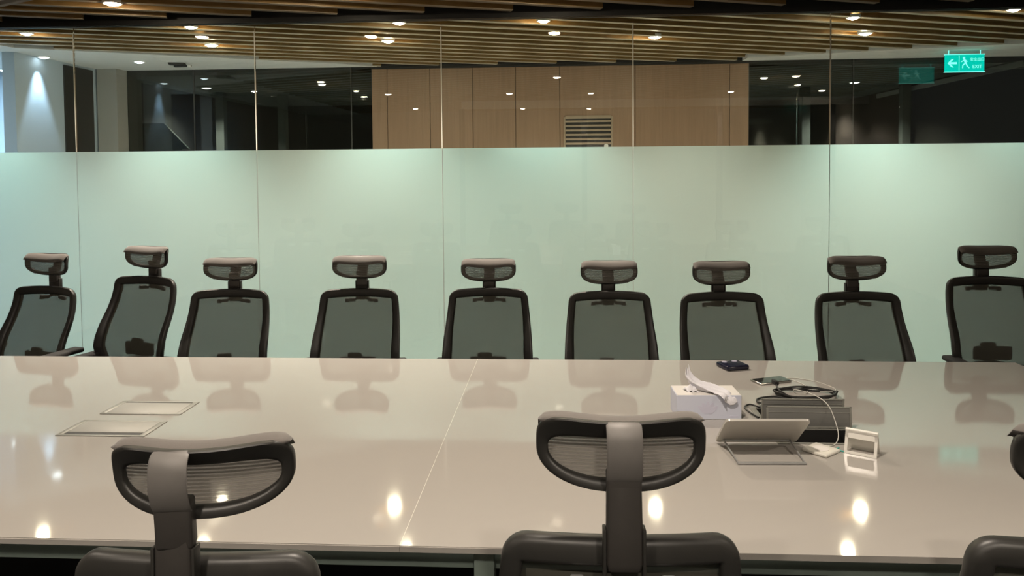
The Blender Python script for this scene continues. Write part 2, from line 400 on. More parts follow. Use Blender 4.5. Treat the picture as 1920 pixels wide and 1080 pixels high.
# dim room behind the smoked glazing
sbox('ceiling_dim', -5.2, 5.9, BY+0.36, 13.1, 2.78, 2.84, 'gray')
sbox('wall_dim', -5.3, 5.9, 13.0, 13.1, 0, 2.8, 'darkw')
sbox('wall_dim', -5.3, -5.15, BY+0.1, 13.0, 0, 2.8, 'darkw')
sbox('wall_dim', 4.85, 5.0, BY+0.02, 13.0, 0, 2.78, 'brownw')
sbox('trim_13', 4.82, 4.85, BY+0.02, 12.0, 2.70, 2.76, 'white')  # white strip paints the highlight along the wall's top edge
for j, (x, y) in enumerate(((-4.72, 10.6), (-3.98, 11.0), (3.45, 11.0), (4.72, 10.8))):
    bm = new(); rbox(bm, (0.12, 0.12, 2.78), (x, y, 1.39), 0.01); struct('wall_column', bm, 'gray')
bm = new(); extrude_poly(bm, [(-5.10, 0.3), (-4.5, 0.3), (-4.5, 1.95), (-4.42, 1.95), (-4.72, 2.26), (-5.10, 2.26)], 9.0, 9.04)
o = obj('teal_panel', bm, 'teal'); tag(o, 'dark teal panel with a slanted side behind the smoked glass', 'screen')  # flat teal panel standing behind the panes

# ------------------------------------------------------------------ downlights
def lamp_proto(name, lens, energy, col, rad=0.043, spot=110, blend=0.7, collar=0.0):
    t = thing(name, 'round recessed downlight', 'ceiling light')
    bm = new(); poly = [Vector((math.cos(2*PI*k/32), math.sin(2*PI*k/32))) for k in range(32)]
    rows = []
    for p in poly:
        rows.append([(p.x*r, p.y*r, z) for r, z in ((rad, 0.02), (rad, -0.003), (rad+0.004, -0.006-collar), (rad+0.014, -0.004-collar), (rad+0.016, 0.02))])
    quad_strip(bm, rows, close_u=True, close_v=True)
    obj('trim_ring', bm, 'ring', t)
    bm = new(); rows = [[(rad*math.cos(a)*math.cos(2*PI*k/24), rad*math.cos(a)*math.sin(2*PI*k/24), 0.004-0.022*math.sin(a)) for k in range(24)] for a in (0.0, 0.3, 0.6, 0.9, 1.2, 1.5)]
    g = quad_strip(bm, rows, close_u=True); bm.faces.new(g[-1]); obj('lens', bm, lens, t)
    if energy:
        L = bpy.data.lights.new(name+'_light', 'SPOT'); L.energy = energy; L.color = col; L.spot_size = math.radians(spot); L.spot_blend = blend
        L.shadow_soft_size = 0.04
        lo = bpy.data.objects.new('lamp_light', L); C.objects.link(lo); lo.parent = t; lo.location = (0, 0, -0.03)
    return t
def place(proto, spots, group):
    for i, (x, y, z, lab) in enumerate(spots):
        o = proto if i == 0 else copy_tree(proto)
        o.location = (x, y, z); o['label'] = lab; o['group'] = group
ZL = TOPZ-0.002
place(lamp_proto('downlight', 'lens', P_CORR, (1.0, 0.84, 0.72), 0.046, 120), [
    (-3.057, 6.70, ZL, 'bright downlight between battens, nearest the white plaster ceiling'),
    (-1.465, 6.65, ZL, 'bright downlight beyond the glass, above the oak wall end by the smoked pane'),
    (0.84, 6.70, ZL, 'bright downlight beyond the glass, above the wall vent'),
    (2.60, 6.71, ZL, 'bright downlight beyond the glass, above the oak wall corner near the exit sign')], 'corridor downlights near the oak wall')
place(lamp_proto('downlight', 'lens', P_SCALLOP, (0.74, 1.0, 0.93), 0.038, 80, 1.0), [
    (-4.25, 5.98, ZL, 'downlight just beyond the glass over the outermost chair with raised armrest'),
    (-2.83, 5.85, ZL, 'downlight just beyond the glass over the second chair of the far row'),
    (-1.20, 5.85, ZL, 'downlight just beyond the glass, second of the row with a pale rim'),
    (-0.10, 5.88, ZL, 'downlight just beyond the glass over the middle of the table'),
    (2.23, 5.99, ZL, 'downlight just beyond the glass beside the tall glass seam near the exit sign'),
    (3.29, 5.80, ZL, 'downlight just beyond the glass past the exit sign')], 'downlights along the glass partition')
place(lamp_proto('downlight', 'lens', P_ROOM*1.4, WARM, 0.05, 130), [
    (-2.94, 4.98, ZL, 'large glowing downlight inside the meeting room beside the angled metal edge'),
    (-1.55, 4.85, ZL, 'meeting room downlight at the top edge over the wide glass pane'),
    (-0.02, 4.85, ZL, 'meeting room downlight at the top edge over the middle chairs')], 'meeting room downlights by the glass')
RL = 'warm downlight mirrored in the glass partition'
place(lamp_proto('downlight', 'lensroom', P_ROOM, WARM, 0.05, 130), [(x, y, ZL, RL) for x, y in (
    (-2.98, 1.65), (2.95, 1.5), (0.0, 1.75), (-2.5, -0.05), (-0.71, -0.23), (0.5, -0.33), (2.57, -0.38), (3.9, -0.41), (-2.6, -2.8), (-0.64, -3.1), (0.6, -3.3), (4.3, -1.8))],
    'downlights mirrored in the glass')
place(lamp_proto('downlight', 'lenscool', P_COOL, COOL, 0.045, 50, 0.35), [
    (-4.93, 7.17, 2.79, 'cool white downlight washing the white side wall'),
    (-5.97, 8.02, 2.79, 'cool white downlight in the bluish alcove'),
    (-4.215, 7.586, 2.79, 'small white downlight set in the plaster ceiling by the pillar')], 'cool plaster ceiling downlights')
L = bpy.data.lights.new('alcove_light', 'AREA'); L.energy = 60; L.color = (0.6, 0.78, 1.0); L.size = 1.0
lo = bpy.data.objects.new('alcove_light', L); C.objects.link(lo); lo.location = (-6.6, 6.8, 2.78)
place(lamp_proto('downlight', 'lensdim', 90.0, NEUT, 0.06, 130), [
    (-4.6, 9.9, 2.775, 'dim white lamp behind the smoked glass near the pillar'),
    (3.9, 10.4, 2.775, 'dim white lamp behind the smoked glass below the exit sign'),
    (0.5, 11.0, 2.775, 'dim lamp hidden behind the oak wall')], 'dim lamps behind smoked glass')

# ------------------------------------------------------------------ ceiling fitting, vent, exit sign
t = thing('ceiling_bracket', 'small black fitting fixed under the white plaster ceiling by the pillar', 'ceiling fitting', (-3.88, 7.76, 2.796))
bm = new(); rbox(bm, (0.16, 0.10, 0.02), (-0.03, 0, -0.010), 0.004, rot=Matrix.Rotation(0.3, 3, 'Z')); obj('plate', bm, 'dark', t)
bm = new(); rbox(bm, (0.19, 0.035, 0.02), (0.02, 0.02, -0.030), 0.004, rot=Matrix.Rotation(-0.15, 3, 'Z')); obj('arm', bm, 'dark', t)
bm = new(); cyl(bm, 0.02, 0.02, (0.10, 0.0, -0.035)); obj('cap', bm, 'ring', t)

t = thing('wall_vent', 'slotted air vent set in the light oak wall', 'vent', (0.33, BY-0.001, 0))
bm = new()
rbox(bm, (0.485, 0.006, 0.035), (0, -0.003, 2.226), 0.001); rbox(bm, (0.02, 0.006, 0.42), (-0.2525, -0.003, 2.02), 0.001); rbox(bm, (0.02, 0.006, 0.42), (0.2525, -0.003, 2.02), 0.001)
rbox(bm, (0.485, 0.006, 0.02), (0, -0.003, 1.81), 0.001)
obj('frame', bm, 'grille', t)
bm = new(); rbox(bm, (0.49, 0.003, 0.42), (0, -0.0015, 2.02)); obj('recess', bm, 'dark', t)
for i in range(6):
    bm = new(); rbox(bm, (0.49, 0.014, 0.021), (0, -0.011, 2.180-0.0475*i), 0.002); obj('louvre', bm, 'grille', t)
bm = new(); cyl(bm, 0.022, 0.02, (0.19, -0.012, 1.915), 'Y'); obj('knob', bm, 'ring', t)

def text(bm_parent, s, size, loc, m, name, mirror=False):
    cu = bpy.data.curves.new(name, 'FONT'); cu.body = s; cu.size = size; cu.extrude = 0.0008; cu.align_x = 'CENTER'; cu.align_y = 'CENTER'
    o = bpy.data.objects.new(name, cu); C.objects.link(o)
    dg = bpy.context.evaluated_depsgraph_get(); me = bpy.data.meshes.new_from_object(o.evaluated_get(dg))
    bpy.data.objects.remove(o)
    me.transform(Matrix.Rotation(PI/2, 4, 'X'))
    if mirror: me.transform(Matrix.Rotation(PI, 4, 'Z'))
    me.materials.clear(); me.materials.append(M[m])
    q = bpy.data.objects.new(name, me); C.objects.link(q); q.parent = bm_parent; q.location = loc
    return q
t = thing('exit_sign', 'hanging lit green exit sign with arrow and running figure', 'exit sign', (3.968, 7.8, 2.672))
bm = new(); rbox(bm, (0.37, 0.022, 0.165), (0, 0, 0), 0.004); obj('sign_panel', bm, 'signg', t)
bm = new()
for s in (-1, 1): cyl(bm, 0.004, 0.04, (0.15*s, 0, 0.105), seg=8)
rbox(bm, (0.378, 0.026, 0.006), (0, 0, 0.085)); rbox(bm, (0.378, 0.026, 0.006), (0, 0, -0.085)); obj('hanger', bm, 'signw', t)
def arrow(side):
    bm = new(); y0, y1 = (-0.0125, -0.0115) if side < 0 else (0.0115, 0.0125)
    def tri(pts): extrude_poly(bm, pts, y0, y1)
    tri([(-0.165, 0.0), (-0.125, 0.04), (-0.105, 0.04), (-0.135, 0.01), (-0.075, 0.01), (-0.075, -0.01), (-0.135, -0.01), (-0.105, -0.04), (-0.125, -0.04)])
    obj('arrow', bm, 'signw', t, smooth=False)
    bm = new()
    def seg(a, b, wd):
        a = Vector(a); b = Vector(b); d = (b-a).normalized(); n = Vector((-d.y, d.x))*wd/2
        extrude_poly(bm, [a+n, b+n, b-n, a-n], y0, y1)
    extrude_poly(bm, [(-0.010+0.012*math.cos(a*PI/6), 0.048+0.012*math.sin(a*PI/6)) for a in range(12)], y0, y1)
    seg((-0.008, 0.036), (0.008, 0.0), 0.018); seg((-0.006, 0.03), (-0.035, 0.012), 0.008); seg((0.0, 0.03), (0.024, 0.014), 0.008)
    seg((0.008, 0.002), (-0.02, -0.02), 0.011); seg((-0.02, -0.02), (-0.022, -0.05), 0.009); seg((0.008, 0.002), (0.022, -0.03), 0.011); seg((0.022, -0.03), (0.042, -0.048), 0.009)
    obj('running_figure', bm, 'signw', t, smooth=False)
    bm = new(); rbox(bm, (0.004, 0.001, 0.15), (-0.055, (y0+y1)/2, 0)); obj('divider', bm, 'signw', t, smooth=False)
arrow(-1); arrow(1)
text(t, '\u5b89\u5168\u51fa\u53e3', 0.034, (0.115, -0.0125, 0.032), 'signw', 'lettering')
text(t, 'EXIT', 0.044, (0.115, -0.0125, -0.036), 'signw', 'lettering')

# ------------------------------------------------------------------ table
TZ = 0.745; TT = 0.016
TX0, TX1, TY0, TY1, SX = -2.955, 2.155, 1.856, 3.738, -0.398
tbl = thing('conference_table', 'long glossy cream conference table with grey steel frame', 'table', (SX, 2.8, 0))
def slab(x0, x1, holes):
    xs = sorted({x0, x1} | {h[0] for h in holes} | {h[1] for h in holes}); ys = sorted({TY0, TY1} | {h[2] for h in holes} | {h[3] for h in holes})
    bm = new(); V = {}
    def v(i, j, z):
        k = (i, j, z)
        if k not in V: V[k] = bm.verts.new((xs[i]-SX, ys[j]-2.8, z))
        return V[k]
    nx, ny = len(xs)-1, len(ys)-1
    solid = [[not any(h[0] <= (xs[i]+xs[i+1])/2 <= h[1] and h[2] <= (ys[j]+ys[j+1])/2 <= h[3] for h in holes) for j in range(ny)] for i in range(nx)]
    z0, z1 = TZ-TT, TZ
    for i in range(nx):
        for j in range(ny):
            if not solid[i][j]: continue
            bm.faces.new((v(i, j, z1), v(i+1, j, z1), v(i+1, j+1, z1), v(i, j+1, z1)))
            bm.faces.new((v(i, j+1, z0), v(i+1, j+1, z0), v(i+1, j, z0), v(i, j, z0)))
            for (di, dj, a, b) in ((-1, 0, (i, j+1), (i, j)), (1, 0, (i+1, j), (i+1, j+1)), (0, -1, (i, j), (i+1, j)), (0, 1, (i+1, j+1), (i, j+1))):
                ii, jj = i+di, j+dj
                if 0 <= ii < nx and 0 <= jj < ny and solid[ii][jj]: continue
                bm.faces.new((v(*a, z0), v(*b, z0), v(*b, z1), v(*a, z1)))
    X0, X1, Y0, Y1 = x0-SX, x1-SX, TY0-2.8, TY1-2.8
    def outer(e):
        a, b = e.verts
        if abs(a.co.z-z1) > 1e-6 or abs(b.co.z-z1) > 1e-6: return False
        return any(abs(a.co[k]-q) < 1e-6 and abs(b.co[k]-q) < 1e-6 and (k == 1 or abs(q) > 0.01) for k, q in ((0, X0), (0, X1), (1, Y0), (1, Y1)))
    bmesh.ops.bevel(bm, geom=[e for e in bm.edges if outer(e)], offset=0.0025, segments=2, affect='EDGES')
    return bm
BX0, BX1 = 0.736, 1.042
HOLES = [(BX0+0.012, BX1-0.012, 2.618, 2.752), (BX0+0.012, BX1-0.012, 2.85, 2.988)]
obj('tabletop', slab(TX0, SX-0.0004, []), 'top', tbl)
obj('tabletop', slab(SX+0.0004, TX1, HOLES), 'top', tbl)
bm = new(); rbox(bm, (0.0012, TY1-TY0-0.006, 0.001), (0, (TY0+TY1)/2-2.8, TZ-0.0003)); obj('seam_strip', bm, 'wplast', tbl)
def tb(name, x0, x1, y0, y1, z0, z1, m, r=0.003):
    bm = new(); rbox(bm, (x1-x0, y1-y0, z1-z0), ((x0+x1)/2-SX, (y0+y1)/2-2.8, (z0+z1)/2), r); return obj(name, bm, m, tbl)
zt = TZ-TT
tb('apron', TX0+0.1, TX1-0.1, 1.91, 1.95, 0.664, zt, 'steel'); tb('apron', TX0+0.1, TX1-0.1, 3.61, 3.65, 0.664, zt, 'steel')
for x in (TX0+0.1, TX1-0.14): tb('apron', x, x+0.04, 1.985, 3.61, 0.664, zt, 'steel')
for x in (TX0+0.12, -0.217, TX1-0.17):
    for y in (1.895, 3.60): tb('leg', x, x+0.052, y, y+0.06, 0, zt-0.001, 'steel')
tb('modesty_panel', TX0+0.5, TX1-0.5, 2.72, 2.74, 0.12, zt-0.16, 'dark')

def cable_box(x0, x1, y0, y1, opened, slot_far, label):
    cx, cyy = (x0+x1)/2, (y0+y1)/2; W, D = x1-x0, y1-y0
    t = thing('cable_box', label, 'cable access box', (cx, cyy, TZ), 0, 'cable access boxes in the tabletop')
    bm = new(); b = 0.012
    for (sx, sy_, px, py) in ((W, b, 0, -D/2+b/2), (W, b, 0, D/2-b/2), (b*1.8, D-2*b, -W/2+b*0.9, 0), (b*1.8, D-2*b, W/2-b*0.9, 0)):
        rbox(bm, (sx, sy_, 0.003), (px, py, 0.0014), 0.0008)
    obj('frame', bm, 'aluminium', t)
    iw = W-2*b*1.8; idp = D-2*b; s = 1 if slot_far else -1
    if not opened:
        sl = 0.011 if slot_far else 0.026
        bm = new(); rbox(bm, (iw-0.001, idp-sl, 0.0028), (0, -s*sl/2, 0.0014), 0.0008); obj('lid', bm, 'lid', t)
        bm = new(); rbox(bm, (iw, sl, 0.0012), (0, s*(idp/2-sl/2), 0.0007)); obj('cable_slot', bm, 'dark', t)
    else:
        bm = new()   # open metal tray
        z = -0.085; hw = W/2-0.0135; hd = D/2-0.0135
        for (sx, sy_, sz, px, py, pz) in ((2*hw, 0.002, -z, 0, -hd, z/2), (2*hw, 0.002, -z, 0, hd, z/2), (0.002, 2*hd, -z, -hw, 0, z/2), (0.002, 2*hd, -z, hw, 0, z/2), (2*hw, 2*hd, 0.002, 0, 0, z)):
            rbox(bm, (sx, sy_, sz), (px, py, pz))
        obj('tray', bm, 'dark', t)
        bm = new(); rbox(bm, (2*hw-0.02, 0.035, 0.03), (0, 0.02, z+0.03), 0.003)
        for k in range(4): rbox(bm, (0.03, 0.004, 0.018), (-0.09+0.06*k, 0.001, z+0.032), 0.001)
        obj('socket_strip', bm, 'satin', t)
        hy = (D/2-0.004) if not slot_far else (-D/2+0.004); tilt = 0.10 if not slot_far else -0.10
        hh = 0.074 if not slot_far else 0.082
        lid = new(); rbox(lid, (W-0.012, 0.004, hh), (0, 0, hh/2+0.004), 0.001); lo = obj('lid', lid, 'lidunder', t, (0, hy, 0.001), rot=(-tilt, 0, 0))
        bm = new()
        for (sx, sz, px, pz) in ((W-0.010, 0.004, 0, hh+0.002), (W-0.010, 0.005, 0, 0.006), (0.006, hh, -W/2+0.008, hh/2+0.004), (0.008, hh, W/2-0.009, hh/2+0.004), (W-0.02, 0.002, 0, hh-0.016)):
            rbox(bm, (sx, 0.0065, sz), (px, 0, pz), 0.001)
        obj('lid_rim', bm, 'aluminium', lo)
    return t
cable_box(-1.772, -1.452, 2.836, 3.000, False, True, 'closed grey cable box lid with its slot on the side towards the glass wall')
cable_box(-1.787, -1.462, 2.594, 2.760, False, False, 'closed grey cable box lid with a wide black slot towards the near chairs')
cable_box(BX0, BX1, 2.606, 2.764, True, False, 'open cable box with upright lid beside the white tablet')
cable_box(BX0, BX1, 2.838, 3.000, True, True, 'open cable box with upright lid beside the black cable coil')

# ------------------------------------------------------------------ chairs
def interp(z, tab):
    if z >= tab[0][0]: return tab[0][1]
    for (a, b), (c, d) in zip(tab, tab[1:]):
        if z >= c:
            t = (z-c)/(a-c); t = t*t*(3-2*t) if False else t
            return d+(b-d)*t
    return tab[-1][1]
FWD = [(1.02, 0.010), (0.97, 0.0), (0.93, 0.002), (0.88, 0.014), (0.83, 0.033), (0.78, 0.060), (0.73, 0.088), (0.68, 0.110), (0.62, 0.124), (0.56, 0.122), (0.50, 0.105)]
def backy(x, z): return 0.25-interp(z, FWD)-0.85*x*x
def back_frame():
    bm = new()
    P = round_poly([(-0.216, 1.004), (-0.243, 0.75), (-0.25, 0.62), (-0.215, 0.49), (0.215, 0.49), (0.25, 0.62), (0.243, 0.75), (0.216, 1.004)], [0.05, 0.3, 0.2, 0.06, 0.06, 0.2, 0.3, 0.05], 6)
    P = densify(P, 0.02)
    for p in P:
        if p.y > 0.95: p.y += 0.008*(1-(p.x/0.2)**2) if abs(p.x) < 0.2 else 0
    ring_sweep(bm, P, lambda p: 0.041+0.008*max(0, min(1, (p.y-0.98)/0.02))+0.010*max(0, min(1, (0.85-p.y)/0.15)), 0.034, backy, 0.012)
    return bm
def back_net():
    rows = []
    for i in range(25):
        z = 0.975-i/24*0.455
        hw = interp(z, [(0.98, 0.190), (0.94, 0.200), (0.75, 0.222), (0.62, 0.229), (0.50, 0.20)])
        rows.append([(x, backy(x, z)-0.008, z) for x in [hw*(-1+2*j/16) for j in range(17)]])
    bm = new(); quad_strip(bm, rows); return bm
HZ = 1.110; HYB = 0.252     # headrest pivot
def hy(x, z): return -1.1*x*x + (0.030 if z > 0 else 0.012)*(z/0.062)**2
def zu(x, z): return 0.70*x*x*max(0.0, min(1.0, z/0.055))
def sup(a, bt, bb, nt, nb, zc, k, n=96):
    th = 2*PI*k/n; c_, s_ = math.cos(th), math.sin(th); e = nt if s_ > 0 else nb; b = bt if s_ > 0 else bb
    x = a*math.copysign(abs(c_)**(2/e), c_); z = b*math.copysign(abs(s_)**(2/e), s_)
    if s_ < 0: x *= 1-0.05*(-z/b)**2
    return Vector((x, z+zc))
def head_ring():
    bm = new()
    outer = [sup(0.154, 0.056, 0.073, 3.2, 2.6, 0.006, k) for k in range(96)]
    inner = [sup(0.132, 0.024, 0.050, 3.0, 2.5, 0.002, k) for k in range(96)]
    loop_ring(bm, outer, inner, 0.020, hy, zu)
    return bm
def head_net():
    rows = []
    for i in range(15):
        z = 0.050-i/14*0.105; hw = 0.146*(1-max(0, (z-0.006)/0.058)**3.2)**0.31 if z > -0.01 else 0.145-0.045*((-0.01-z)/0.045)**2
        rows.append([(x, hy(x, z)-0.012-0.010*math.exp(-((z-0.045)/0.035)**2)-0.006*(1-(x/0.15)**2), z+zu(x, z)) for x in [hw*(-1+2*j/20) for j in range(21)]])
    bm = new(); quad_strip(bm, rows); return bm
def head_cushion():
    """fabric roll along the top edge, wrapping forward and down"""
    rows = []; n = 28
    for i in range(n+1):
        u = -1+2*i/n; x = 0.150*u
        s = max(0.0, 1-abs(u)**4)**0.5*0.94+0.06
        row = []
        for k in range(16):
            a = 2*PI*k/16
            ca, sa = math.cos(a), math.sin(a)
            yy = -0.034+0.035*ca*(0.5+0.5*s); zz = 0.042+0.019*sa*s+(0.018*ca if ca < 0 else 0.004*ca)
            row.append((x, hy(x, 0.055)+yy+0.006*abs(u)**6, zz+0.70*x*x-0.008*abs(u)**7))
        rows.append(row)
    bm = new(); g = quad_strip(bm, rows, close_u=True)
    bm.faces.new(g[0]); bm.faces.new(list(reversed(g[-1])))
    return bm
def head_bracket():
    bm = new(); prof = [(0.030, 0.0585), (0.041, 0.055), (0.050, 0.044), (0.055, 0.028), (0.056, 0.008), (0.052, -0.012), (0.045, -0.030), (0.038, -0.040)]
    P = smooth_path([(0, y, z) for y, z in prof], 3); rows = []
    for i, p in enumerate(P):
        a = P[max(0, i-1)]; b = P[min(len(P)-1, i+1)]; t = (b-a).normalized(); nn = Vector((0, -t.z, t.y))
        hw = 0.031; h = 0.0045
        rows.append([p+Vector((x, 0, 0))+nn*q for x, q in ((-hw, -h*0.3), (-hw+0.004, -h), (hw-0.004, -h), (hw, -h*0.3), (hw, h*0.3), (hw-0.004, h), (-hw+0.004, h), (-hw, h*0.3))])
    g = quad_strip(bm, rows, close_u=True); bm.faces.new(g[0]); bm.faces.new(list(reversed(g[-1])))
    return bm
def make_chair():
    r = thing('office_chair', 'black net office chair', 'office chair', (0, 0, 0), 0)
    fr = obj('backrest', back_frame(), 'plastic', r, angle=50)
    obj('net_panel', back_net(), 'bmesh_', fr)
    # post behind the backrest, carries the headrest
    bm = new()
    rows = []
    for z, y, hw, d in ((1.088, 0.283, 0.029, 0.012), (1.07, 0.285, 0.0305, 0.014), (1.0, 0.289, 0.0315, 0.015), (0.940, 0.290, 0.032, 0.015), (0.925, 0.286, 0.030, 0.012)):
        rows.append([(x*hw, y+q*d, z) for x, q in ((-1, -0.7), (-0.85, -1), (0.85, -1), (1, -0.7), (1, 0.5), (0.8, 1), (-0.8, 1), (-1, 0.5))])
    g = quad_strip(bm, rows, close_u=True); bm.faces.new(g[0]); bm.faces.new(list(reversed(g[-1])))
    obj('back_post', bm, 'post', r, angle=50)
    for s in (-1, 1):
        bm = new(); rbox(bm, (0.006, 0.026, 0.11), (s*0.0345, 0.288, 0.995), 0.002); obj('post_sleeve', bm, 'plastic', r)
    for s in (-1, 1):
        bm = new(); rbox(bm, (0.034, 0.010, 0.020), (s*0.052, 0.272, 0.940), 0.003); rbox(bm, (0.024, 0.016, 0.024), (s*0.082, 0.266, 0.938), 0.003)
        obj('clip', bm, 'clip', r)
    bm = new(); rbox(bm, (0.20, 0.022, 0.075), (0, 0.158, 0.605), 0.010, 4); rbox(bm, (0.08, 0.022, 0.05), (-0.02, 0.163, 0.638), 0.010, 4); obj('lumbar_support', bm, 'plastic', r)
    bm = new(); tube(bm, [(0, 0.175, 0.62), (0, 0.205, 0.56), (0, 0.215, 0.50), (0, 0.19, 0.455)], 0.022, 12)
    for s in (-1, 1): tube(bm, [(0, 0.19, 0.55), (s*0.12, 0.185, 0.53), (s*0.22, 0.13, 0.53)], 0.013, 8)
    obj('back_stem', bm, 'plastic', r)
    # headrest
    hp = obj('headrest', head_ring(), 'plastic', r, (0, HYB, HZ), angle=50)
    obj('net_panel', head_net(), 'hmesh', hp); obj('cushion', head_cushion(), 'cushion', hp, angle=60)
    obj('bracket', head_bracket(), 'satin', hp, angle=50)
    bm = new(); rbox(bm, (0.061, 0.032, 0.085), (0, 0.030, -0.064), 0.006, 3); obj('stem', bm, 'post', hp)
    # seat, arms, base
    bm = new(); rbox(bm, (0.46, 0.47, 0.075), (0, -0.02, 0.465), 0.034, 4)
    for v in bm.verts:
        if v.co.y < -0.15: v.co.z -= 0.6*(v.co.y+0.15)**2*4
    obj('seat', bm, 'seat', r)
    bm = new(); rbox(bm, (0.30, 0.30, 0.05), (0, 0.0, 0.405), 0.012); rbox(bm, (0.08, 0.16, 0.04), (0, 0.13, 0.44), 0.01); rbox(bm, (0.07, 0.04, 0.12), (0, 0.185, 0.50), 0.01); obj('tilt_mechanism', bm, 'dark', r)
    for s in (-1, 1):
        bm = new(); tube(bm, [(s*0.20, 0.02, 0.42), (s*0.245, 0.02, 0.44), (s*0.25, 0.02, 0.55), (s*0.248, 0.015, 0.615)], 0.017, 10); a = obj('armrest', bm, 'plastic', r)
        bm = new(); rbox(bm, (0.075, 0.25, 0.028), (s*0.245, 0.0, 0.633), 0.0125, 4); obj('arm_pad', bm, 'seat', a)
    bm = new(); cyl(bm, 0.026, 0.24, (0, 0, 0.28)); cyl(bm, 0.018, 0.14, (0, 0, 0.36)); obj('gas_lift', bm, 'dark', r)
    b = new(); cyl(b, 0.05, 0.06, (0, 0, 0.10), r2=0.04); hub = obj('star_base', b, 'dark', r)
    for k in range(5):
        a = 2*PI*k/5+0.3; d = Vector((math.cos(a), math.sin(a), 0)); n = Vector((-d.y, d.x, 0)); rows = []
        for q, hw, z0, z1 in ((0.03, 0.024, 0.075, 0.12), (0.16, 0.020, 0.065, 0.10), (0.265, 0.015, 0.062, 0.085)):
            c = d*q; rows.append([c+n*hw+Vector((0, 0, z0)), c-n*hw+Vector((0, 0, z0)), c-n*hw*0.7+Vector((0, 0, z1)), c+n*hw*0.7+Vector((0, 0, z1))])
        bm = new(); g = quad_strip(bm, rows, close_u=True); bm.faces.new(g[0]); bm.faces.new(list(reversed(g[-1])))
        leg = obj('base_leg', bm, 'dark', r, angle=25)
        bm = new()
        for s in (-1, 1):
            res = bmesh.ops.create_cone(bm, cap_ends=True, segments=20, radius1=0.029, radius2=0.029, depth=0.020)
            bmesh.ops.transform(bm, matrix=Matrix.Translation(d*0.262+n*0.016*s+Vector((0, 0, 0.029))) @ Matrix.Rotation(a, 4, 'Z') @ Matrix.Rotation(PI/2, 4, 'X'), verts=res['verts'])
        rbox(bm, (0.016, 0.016, 0.05), d*0.262+Vector((0, 0, 0.055)), 0.003)
        obj('caster', bm, 'dark', leg)
    return r
proto = make_chair(); used = [False]
def chair(x, yback, rz, label, group, dz=0.0, head=0.0, hrot=(0, 0, 0), arm=0.0, aw=0.0, ay=0.0, hoff=(0, 0)):
    """x, yback: where the top of the backrest is"""
    o = proto if not used[0] else copy_tree(proto); 
    used[0] = True
    o.rotation_euler = (0, 0, rz); o.location = (x+0.25*math.sin(rz), yback-0.25*math.cos(rz), 0)
    o['label'] = label; o['group'] = group
    for c in o.children:
        st = c.name.split('.')[0]
        if st in ('star_base', 'base_leg'): continue
        if st == 'gas_lift': c.location.z = dz*0.5; continue
        z = dz
        if st == 'headrest':
            c.location = (hoff[0], HYB+hoff[1], HZ+dz+head); c.rotation_euler = hrot
            if hoff[0]:
                for q in c.children:
                    if q.name.split('.')[0] in ('bracket', 'stem'): q.location.x -= hoff[0]
            continue
        if st == 'back_post': z += head*0.8
        if st == 'armrest': z += arm; c.location.y = ay; c.location.x = aw*(1 if sum(v.co.x for v in c.data.vertices) > 0 else -1)
        c.location = (c.location.x, c.location.y, z)
    return o
GF = 'net office chairs along the glass partition'; GN = 'net office chairs seen from behind'
# protype is used last so that copies are taken from an untouched one
far = [
 (-2.995, 4.35, -0.22, 'turned chair beyond the table, armrest pad showing beside the first glass seam', 0.0, 0.028, 0.035),
 (-2.375, 4.33, -0.28, 'tall turned chair with dark lumbar pad showing, beyond the closed cable boxes', 0.062, 0.010, -0.06),
 (-1.850, 4.25, 0.03, 'chair whose headrest overlaps the second glass seam beyond the table', 0.0, 0.012, 0.0),
 (-1.118, 4.28, 0.02, 'chair alone in front of the third glass pane, pinkish light on its headrest', 0.0, 0.020, 0.0),
 (-0.391, 4.30, 0.02, 'chair beyond the table just past the third glass seam, facing straight across', 0.0, 0.0, 0.0),
 (0.275, 4.20, 0.02, 'chair beyond the table in line with the near middle chair', 0.0, 0.0, 0.0),
 (0.868, 4.17, 0.06, 'chair beyond the table behind the tissue box and navy gadget', 0.0, 0.0, 0.0),
 (1.581, 4.19, 0.03, 'chair with its headrest pulled high in front of the last clear glass seam', 0.0, 0.024, 0.0),
 (2.338, 4.35, -0.02, 'tall chair with lumbar pad showing at the table corner under the exit sign', 0.060, 0.002, -0.045),
]
protoc = proto
for (x, y, rz, lab, dz, hd, arm) in far:
    used[0] = True
    c = chair(x, y, rz, lab+'' if True else '', GF, dz, hd, (0, 0, 0), arm, 0.035 if arm > 0.03 else 0.0, 0.05 if arm > 0.03 else 0.0)
used[0] = True
chair(0.112, 1.372, PI+0.02, 'near chair from behind in front of the white tablet, headrest square to the table', GN, 0.0, 0.062)
chair(-0.648, 1.275, PI+0.02, 'near chair from behind below the closed cable boxes, headrest tipped and turned', GN, 0.0, 0.048, (-0.10, 0, 0.12), hoff=(-0.036, 0.012))
used[0] = False
chair(0.962, 1.385, PI, 'dark near chair standing below the green sign reflection on the tabletop', GN, 0.0, 0.045)

